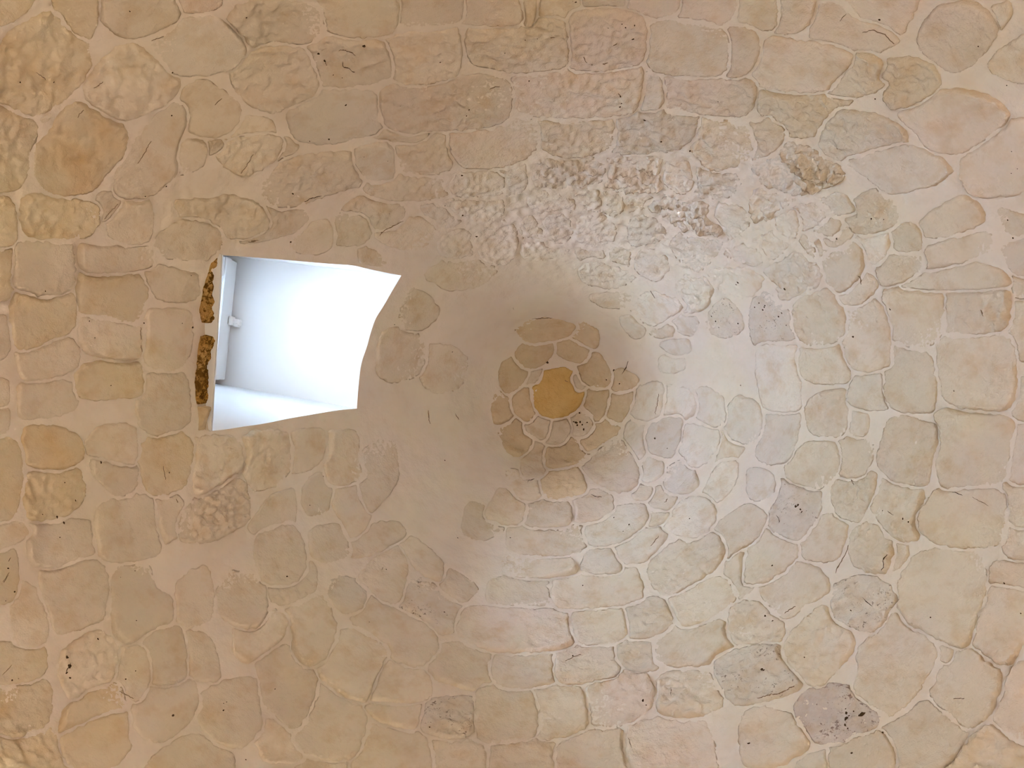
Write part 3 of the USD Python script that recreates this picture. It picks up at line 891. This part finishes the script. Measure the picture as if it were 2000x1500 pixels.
order = sorted(range(len(stones)), key=lambda i: -shapely.intersection(stones[i][1], shapely.box(0, 0, 2000, 1500)).area)
single, rest = order[:298], order[298:]
LABELS = {"k": "ochre cap stone closing the top of the vault", "v": "dark pitted sooty stone", "d": "stone speckled with dark pores", "y": "ochre tinted stone", "o": "orange tinted stone"}
built = {}
for i in single:
    flags, poly, seed = stones[i]
    st = Stone(flags, poly, seed, 3.2 if poly.area < 9000 else 3.8)
    built[i] = st
    name = "cap_stone" if "k" in flags else "stone"
    prim = usdkit.mesh(stage, numbered(f"/World/ceiling/{name}"), st.mesh(), M[kind_of(flags, poly.centroid.x, poly.centroid.y)], smooth=True)
    lab = next((LABELS[f] for f in ("kvdyo" if poly.centroid.x < 460 else "kvd") if f in flags), None)
    if lab:
        tag(prim, label=lab)


def joined(list_of_meshes):
    vs, fs, k = [], [], 0
    for v, f in list_of_meshes:
        vs.append(v); fs.append(f + k); k += len(v)
    return np.vstack(vs), np.vstack(fs)


small = []
for i in rest:
    flags, poly, seed = stones[i]
    built[i] = Stone(flags, poly, seed, 3.2)
    small.append(built[i].mesh())
if small:
    tag(usdkit.mesh(stage, "/World/ceiling/small_stones", joined(small), M["plain"], smooth=True), kind="stuff", label="smallest chinking stones between the others")
outer = [Stone("s", p, 5000 + k, 9.0).mesh() for k, p in enumerate(beyond_frame())]
tag(usdkit.mesh(stage, "/World/ceiling/lower_courses", joined(outer), M["plain"], smooth=True), kind="stuff", label="lower courses of limewashed stones")

for k, p in enumerate(SILL_STONES):
    st = Stone("rr", Polygon(p).buffer(-0.5), 7000 + k, 2.0)
    st.proud = 0.014; st.amp = 0.010; st.edge = 5.0
    built[f"sill{k}"] = st
    tag(usdkit.mesh(stage, numbered("/World/ceiling/sill_stone"), st.mesh(), M["raw" if k < 2 else "buff"], smooth=True), label=("bare brown rough stone under the window sill" if k < 2 else "tan stone under the near end of the window sill"))

# ---------------------------------------------------------------- holes and cracks in the stones, their shade painted as coloured fills
_polys = [(s.poly, s) for s in built.values()]
_tree = shapely.STRtree([p for p, _ in _polys])


def on_stone(uv):
    """points on the visible surface, and the inward normals"""
    uv = np.atleast_2d(np.asarray(uv, float))
    P = surface(uv); N = normal(uv)
    out = P + N * (undulation(P, uv) + mortar_relief(P, uv))[:, None]
    for k, q in enumerate(uv):
        for idx in _tree.query(Point(q)):
            if _polys[idx][0].contains(Point(q)):
                out[k] = _polys[idx][1].at(q[None])[0]
    return out, N


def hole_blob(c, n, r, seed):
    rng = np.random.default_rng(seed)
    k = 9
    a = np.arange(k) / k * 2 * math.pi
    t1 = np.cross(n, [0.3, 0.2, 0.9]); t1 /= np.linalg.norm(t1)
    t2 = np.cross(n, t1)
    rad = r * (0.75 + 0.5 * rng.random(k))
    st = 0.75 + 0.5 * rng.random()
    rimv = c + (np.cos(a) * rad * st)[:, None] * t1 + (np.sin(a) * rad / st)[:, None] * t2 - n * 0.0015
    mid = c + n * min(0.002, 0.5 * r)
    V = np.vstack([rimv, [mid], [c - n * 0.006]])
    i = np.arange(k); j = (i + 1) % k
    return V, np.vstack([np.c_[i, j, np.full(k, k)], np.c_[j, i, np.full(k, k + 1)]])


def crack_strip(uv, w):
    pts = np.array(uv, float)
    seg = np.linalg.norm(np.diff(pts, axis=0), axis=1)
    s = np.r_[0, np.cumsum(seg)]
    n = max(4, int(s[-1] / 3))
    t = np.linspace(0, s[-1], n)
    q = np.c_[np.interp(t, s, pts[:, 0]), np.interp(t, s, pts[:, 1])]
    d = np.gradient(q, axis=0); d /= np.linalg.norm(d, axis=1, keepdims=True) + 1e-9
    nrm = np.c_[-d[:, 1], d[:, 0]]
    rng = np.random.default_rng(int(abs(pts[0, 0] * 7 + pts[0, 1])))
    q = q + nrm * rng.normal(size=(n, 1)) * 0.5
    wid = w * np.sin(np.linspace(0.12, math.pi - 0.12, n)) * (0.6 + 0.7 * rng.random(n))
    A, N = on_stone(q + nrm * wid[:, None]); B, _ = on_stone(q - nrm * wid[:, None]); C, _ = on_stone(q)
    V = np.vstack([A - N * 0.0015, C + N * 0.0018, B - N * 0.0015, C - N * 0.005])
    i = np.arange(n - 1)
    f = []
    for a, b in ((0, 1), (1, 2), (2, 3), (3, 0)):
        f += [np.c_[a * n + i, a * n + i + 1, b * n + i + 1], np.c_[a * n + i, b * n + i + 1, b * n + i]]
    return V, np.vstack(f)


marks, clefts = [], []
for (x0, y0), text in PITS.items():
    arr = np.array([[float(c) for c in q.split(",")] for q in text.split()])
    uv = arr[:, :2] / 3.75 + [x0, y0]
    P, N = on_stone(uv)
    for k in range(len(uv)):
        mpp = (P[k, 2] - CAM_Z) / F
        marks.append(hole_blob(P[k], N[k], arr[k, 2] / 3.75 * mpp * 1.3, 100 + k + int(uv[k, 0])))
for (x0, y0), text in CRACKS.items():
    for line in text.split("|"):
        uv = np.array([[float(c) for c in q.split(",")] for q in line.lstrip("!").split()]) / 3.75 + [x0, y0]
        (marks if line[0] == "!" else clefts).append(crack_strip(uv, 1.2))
tag(usdkit.mesh(stage, "/World/ceiling/holes_and_cracks", joined(marks), M["hole"]), kind="stuff", label="dark fills painting the shade of small holes and cracks in the stones")
tag(usdkit.mesh(stage, "/World/ceiling/clefts", joined(clefts), M["cleft"]), kind="stuff", label="thin brown strips painting the shade of crevices in the stones")

# ---------------------------------------------------------------- the window in the thickness of the vault
c0, c1, c2, c3 = (surface(np.array(OPENING[k], float)) for k in CORNERS)
zs = 0.5 * (c0[2] + c3[2]) - CAM_Z
zt = 0.5 * (c1[2] + c2[2]) - CAM_Z
F1 = np.array([-(1000 - 466) / F * zt, (503 - 750) / F * zt])          # head corners at the window, in plan
F2 = np.array([-(1000 - 440) / F * zt, (752 - 750) / F * zt])
far_head = [np.array([*F1, zt + CAM_Z]), np.array([*F2, zt + CAM_Z])]
far_sill = [np.array([*F1, c0[2]]), np.array([*F2, c3[2]])]

window = UsdGeom.Xform.Define(stage, "/World/window_1")
tag(window, label="small white window at the end of a whitewashed opening in the vault", category="window", kind="structure")


def reveal():
    """the whitewashed passage from the opening in the vault to the window"""
    corner_s = [opening.exterior.project(Point(OPENING[k])) for k in CORNERS]
    L = opening.exterior.length
    s = np.array([opening.exterior.project(Point(p)) for p in rim_uv])
    far = []
    for x in s:
        if corner_s[0] <= x <= corner_s[1]:
            t = (x - corner_s[0]) / (corner_s[1] - corner_s[0]); far.append(far_sill[0] * (1 - t) + far_head[0] * t)
        elif x <= corner_s[2] and x > corner_s[1]:
            t = (x - corner_s[1]) / (corner_s[2] - corner_s[1]); far.append(far_head[0] * (1 - t) + far_head[1] * t)
        elif x <= corner_s[3] and x > corner_s[2]:
            t = (x - corner_s[2]) / (corner_s[3] - corner_s[2]); far.append(far_head[1] * (1 - t) + far_sill[1] * t)
        else:
            t = (x - corner_s[3]) / (L - corner_s[3]); far.append(far_sill[1] * (1 - t) + far_sill[0] * t)
    far = np.array(far)
    rows = 14
    n = len(far)
    out = np.array([-1.0, 0.06, 0]); out /= np.linalg.norm(out)
    mid = 0.5 * (far.mean(0) + rim_pts.mean(0))
    V = []
    for k in range(rows + 1):
        t = k / rows
        q = rim_pts * (1 - t) + far * t
        V.append(q)
    # pass the window plane so that no daylight slips round the frame
    d = np.array([-(F2 - F1)[1], (F2 - F1)[0]]); d /= np.linalg.norm(d)
    if d[0] > 0:
        d = -d
    V.append(far + np.array([d[0], d[1], 0]) * 0.10)
    V = np.array(V)
    c = V.mean(axis=1, keepdims=True)
    w = (meshkit.fbm(V * 5.0, 3, 61) - 0.5)[..., None] * 0.012 * np.r_[0, np.sin(np.linspace(0.2, math.pi, rows)), 0, ][:rows + 2][:, None, None]
    V = V + (c - V) / (np.linalg.norm(c - V, axis=-1, keepdims=True) + 1e-9) * w
    idx = np.arange((rows + 2) * n).reshape(rows + 2, n)
    a, b = idx[:-1], idx[1:]
    T = np.vstack([np.c_[a.ravel(), np.roll(a, -1, 1).ravel(), np.roll(b, -1, 1).ravel()], np.c_[a.ravel(), np.roll(b, -1, 1).ravel(), b.ravel()]])
    V = V.reshape(-1, 3)
    return V, tris_oriented(V, T, mid)


tag(usdkit.mesh(stage, "/World/window_1/reveal", reveal(), M["whitewash"], smooth=40), label="whitewashed inside of the window opening")

# frame of the window: local axes s along the head, n into the room, z up
sv = (F2 - F1) / np.linalg.norm(F2 - F1)
nv = np.array([-sv[1], sv[0]])
if nv[0] < 0:
    nv = -nv
W, H = float(np.linalg.norm(F2 - F1)), zt - zs
FRAME = np.eye(4)
FRAME[:3, 0] = [sv[0], sv[1], 0]; FRAME[:3, 1] = [nv[0], nv[1], 0]; FRAME[:3, 2] = [0, 0, 1]
if np.linalg.det(FRAME[:3, :3]) < 0:
    FRAME[:3, 0] *= -1
    FRAME[:3, 3] = [F2[0], F2[1], zs + CAM_Z]
else:
    FRAME[:3, 3] = [F1[0], F1[1], zs + CAM_Z]


def part(path, boxes, mat, label=None):
    import manifold3d as m3
    m = m3.Manifold.batch_boolean(boxes, m3.OpType.Add) if len(boxes) > 1 else boxes[0]
    v, f = to_mesh(m, FRAME)
    p = usdkit.mesh(stage, numbered(path), (v, f), mat, smooth=30)
    if label:
        tag(p, label=label)
    return p


def bars(depth_c, depth, width, inset, bev):
    return [box(W / 2, depth_c, H - inset - width / 2, W - 2 * inset, depth, width, bev), box(W / 2, depth_c, inset + width / 2, W - 2 * inset, depth, width, bev),
            box(inset + width / 2, depth_c, H / 2, width, depth, H - 2 * inset, bev), box(W - inset - width / 2, depth_c, H / 2, width, depth, H - 2 * inset, bev)]


part("/World/window_1/frame", bars(-0.064, 0.05, 0.035, -0.004, 0.002), M["grey_paint"], "outer frame set back round the opening sash, coloured grey as the shaded gap")
part("/World/window_1/sash", bars(-0.020, 0.050, 0.075, 0.019, 0.004) + [box(W / 2, -0.020, H - 0.019 - 0.0625, W - 0.038, 0.050, 0.125, 0.004), box(W / 2, 0.006, H - 0.019 - 0.095, W - 0.038, 0.010, 0.05, 0.003)], M["white_paint"], "opening sash with a wide top rail")
part("/World/window_1/pane", [box(W / 2, -0.022, H / 2, W - 0.14, 0.004, H - 0.14)], M["glass"])
lz = H - 0.030
part("/World/window_1/latch", [box(W / 2 + 0.0, 0.012, lz - 0.004, 0.036, 0.012, 0.040, 0.003), box(W / 2 - 0.002, 0.024, lz + 0.006, 0.022, 0.026, 0.020, 0.004),
                                box(W / 2 - 0.004, 0.033, lz + 0.020, 0.030, 0.016, 0.016, 0.005), box(W / 2 - 0.014, 0.028, lz + 0.012, 0.014, 0.022, 0.030, 0.004)],
     M["white_plastic"], "white spring latch in the middle of the top rail")


def sill():
    """a thin whitewashed slab whose front edge shows as a pale line above the bare stones"""
    import manifold3d as m3
    inn = [c0 + np.array([0.005, 0.0, 0]), c3 + np.array([0.005, 0.0, 0])]
    pts = []
    for p in (*inn, far_sill[1], far_sill[0]):
        for dz in (-0.006, 0.006):
            pts.append([p[0], p[1], p[2] + dz])
    return m3.Manifold.hull_points(np.array(pts))


tag(usdkit.mesh(stage, "/World/window_1/sill", to_mesh(sill()), M["whitewash"], smooth=30), label="whitewashed sill slab with a thin pale front edge")

# ---------------------------------------------------------------- the room below the picture, and the yard with an added bounce wall outside the window
t = np.linspace(0, 2 * math.pi, 97)[:-1]


def ring_point(rho, t):
    """picture point of direction t on the course level rho"""
    d = np.c_[np.cos(t), np.sin(t)]
    lo, hi = np.zeros(len(t)), np.full(len(t), rho * 2.0)
    for _ in range(40):
        m = (lo + hi) / 2
        big = ring(np.array([AX, AY]) + d * m[:, None]) > rho
        hi = np.where(big, m, hi); lo = np.where(big, lo, m)
    return np.array([AX, AY]) + d * lo[:, None]


rows = []
for rho in (1395.0, 1700.0, 2100.0, 2700.0, 3500.0):
    P = surface(ring_point(rho, t)); N = normal(ring_point(rho, t))
    rows.append(P - N * (0.003 if rho < 1500 else 0.0))
base = rows[-1].copy(); base[:, 2] = 0.0
rows.append(base)
rows = np.array(rows)
n = len(t)
idx = np.arange(rows.shape[0] * n).reshape(rows.shape[0], n)
a, b = idx[:-1], idx[1:]
T = np.vstack([np.c_[a.ravel(), np.roll(a, -1, 1).ravel(), np.roll(b, -1, 1).ravel()], np.c_[a.ravel(), np.roll(b, -1, 1).ravel(), b.ravel()]])
wall = usdkit.mesh(stage, "/World/wall_round", (rows.reshape(-1, 3), tris_oriented(rows.reshape(-1, 3), T, np.array([0.1, 0.0, 1.2]))), M["mortar"], smooth=True)
tag(wall, label="round plastered wall that carries the vault, below the picture", category="wall", kind="structure")
import manifold3d as m3
fl = m3.Manifold.cylinder(0.1, 2.3, 2.3, 64).translate((float(base[:, 0].mean()), float(base[:, 1].mean()), -0.1))
tag(usdkit.mesh(stage, "/World/floor", to_mesh(fl), M["floor"], smooth=30), label="pale stone floor of the round room", category="floor", kind="structure")
yard = m3.Manifold.cube((14.0, 30.0, 0.12), True).translate((-2.4 - 7.0, 0.2, -0.06))
tag(usdkit.mesh(stage, "/World/yard_ground", to_mesh(yard), M["yard"], smooth=30), label="stony yard outside the small window", category="ground", kind="structure")
opposite = m3.Manifold.batch_hull([m3.Manifold.cube((0.5, 26.0, 0.1), True).translate((-9.4, 0.2, 0.05)), m3.Manifold.cube((0.4, 26.0, 0.1), True).translate((-9.4, 0.2, 3.65))])  # unseen wall added to bounce sun in and shape the window beam
tag(usdkit.mesh(stage, "/World/wall_outside", to_mesh(opposite), M["terrace"], smooth=30), label="added unseen white wall that bounces sun into the small window", category="wall", kind="structure")

for k, (x, y, z, power, tint) in enumerate(LAMPS):
    lamp = UsdGeom.Xform.Define(stage, numbered("/World/floor_lamp"))
    lamp.AddTranslateOp().Set(Gf.Vec3d(x, y, 0))
    tag(lamp, label="iron uplighter standing on the floor below the picture", category="lamp", group="uplighters below the picture")
    cup = m3.Manifold.revolve(m3.CrossSection([[(0.0, -0.10), (0.05, -0.10), (0.13, -0.02), (0.125, -0.018), (0.045, -0.09), (0.0, -0.09)]]), 40).translate((0, 0, z))
    usdkit.mesh(stage, f"{lamp.GetPath()}/bowl", to_mesh(cup), M["iron"], smooth=30)
    usdkit.mesh(stage, f"{lamp.GetPath()}/pole", to_mesh(m3.Manifold.cylinder(z - 0.09 - 0.02, 0.015, 0.015, 20).translate((0, 0, 0.015))), M["iron"], smooth=30)
    usdkit.mesh(stage, f"{lamp.GetPath()}/base", to_mesh(m3.Manifold.cylinder(0.018, 0.14, 0.13, 40)), M["iron"], smooth=30)
    L = UsdLux.SphereLight.Define(stage, f"{lamp.GetPath()}/bulb")
    L.CreateRadiusAttr(0.045)
    L.CreateIntensityAttr(power)
    L.CreateColorAttr(Gf.Vec3f(*tint))
    L.AddTranslateOp().Set(Gf.Vec3d(0, 0, z))
print(len(stones), "stones traced;", "opening", zs, zt, W, H)
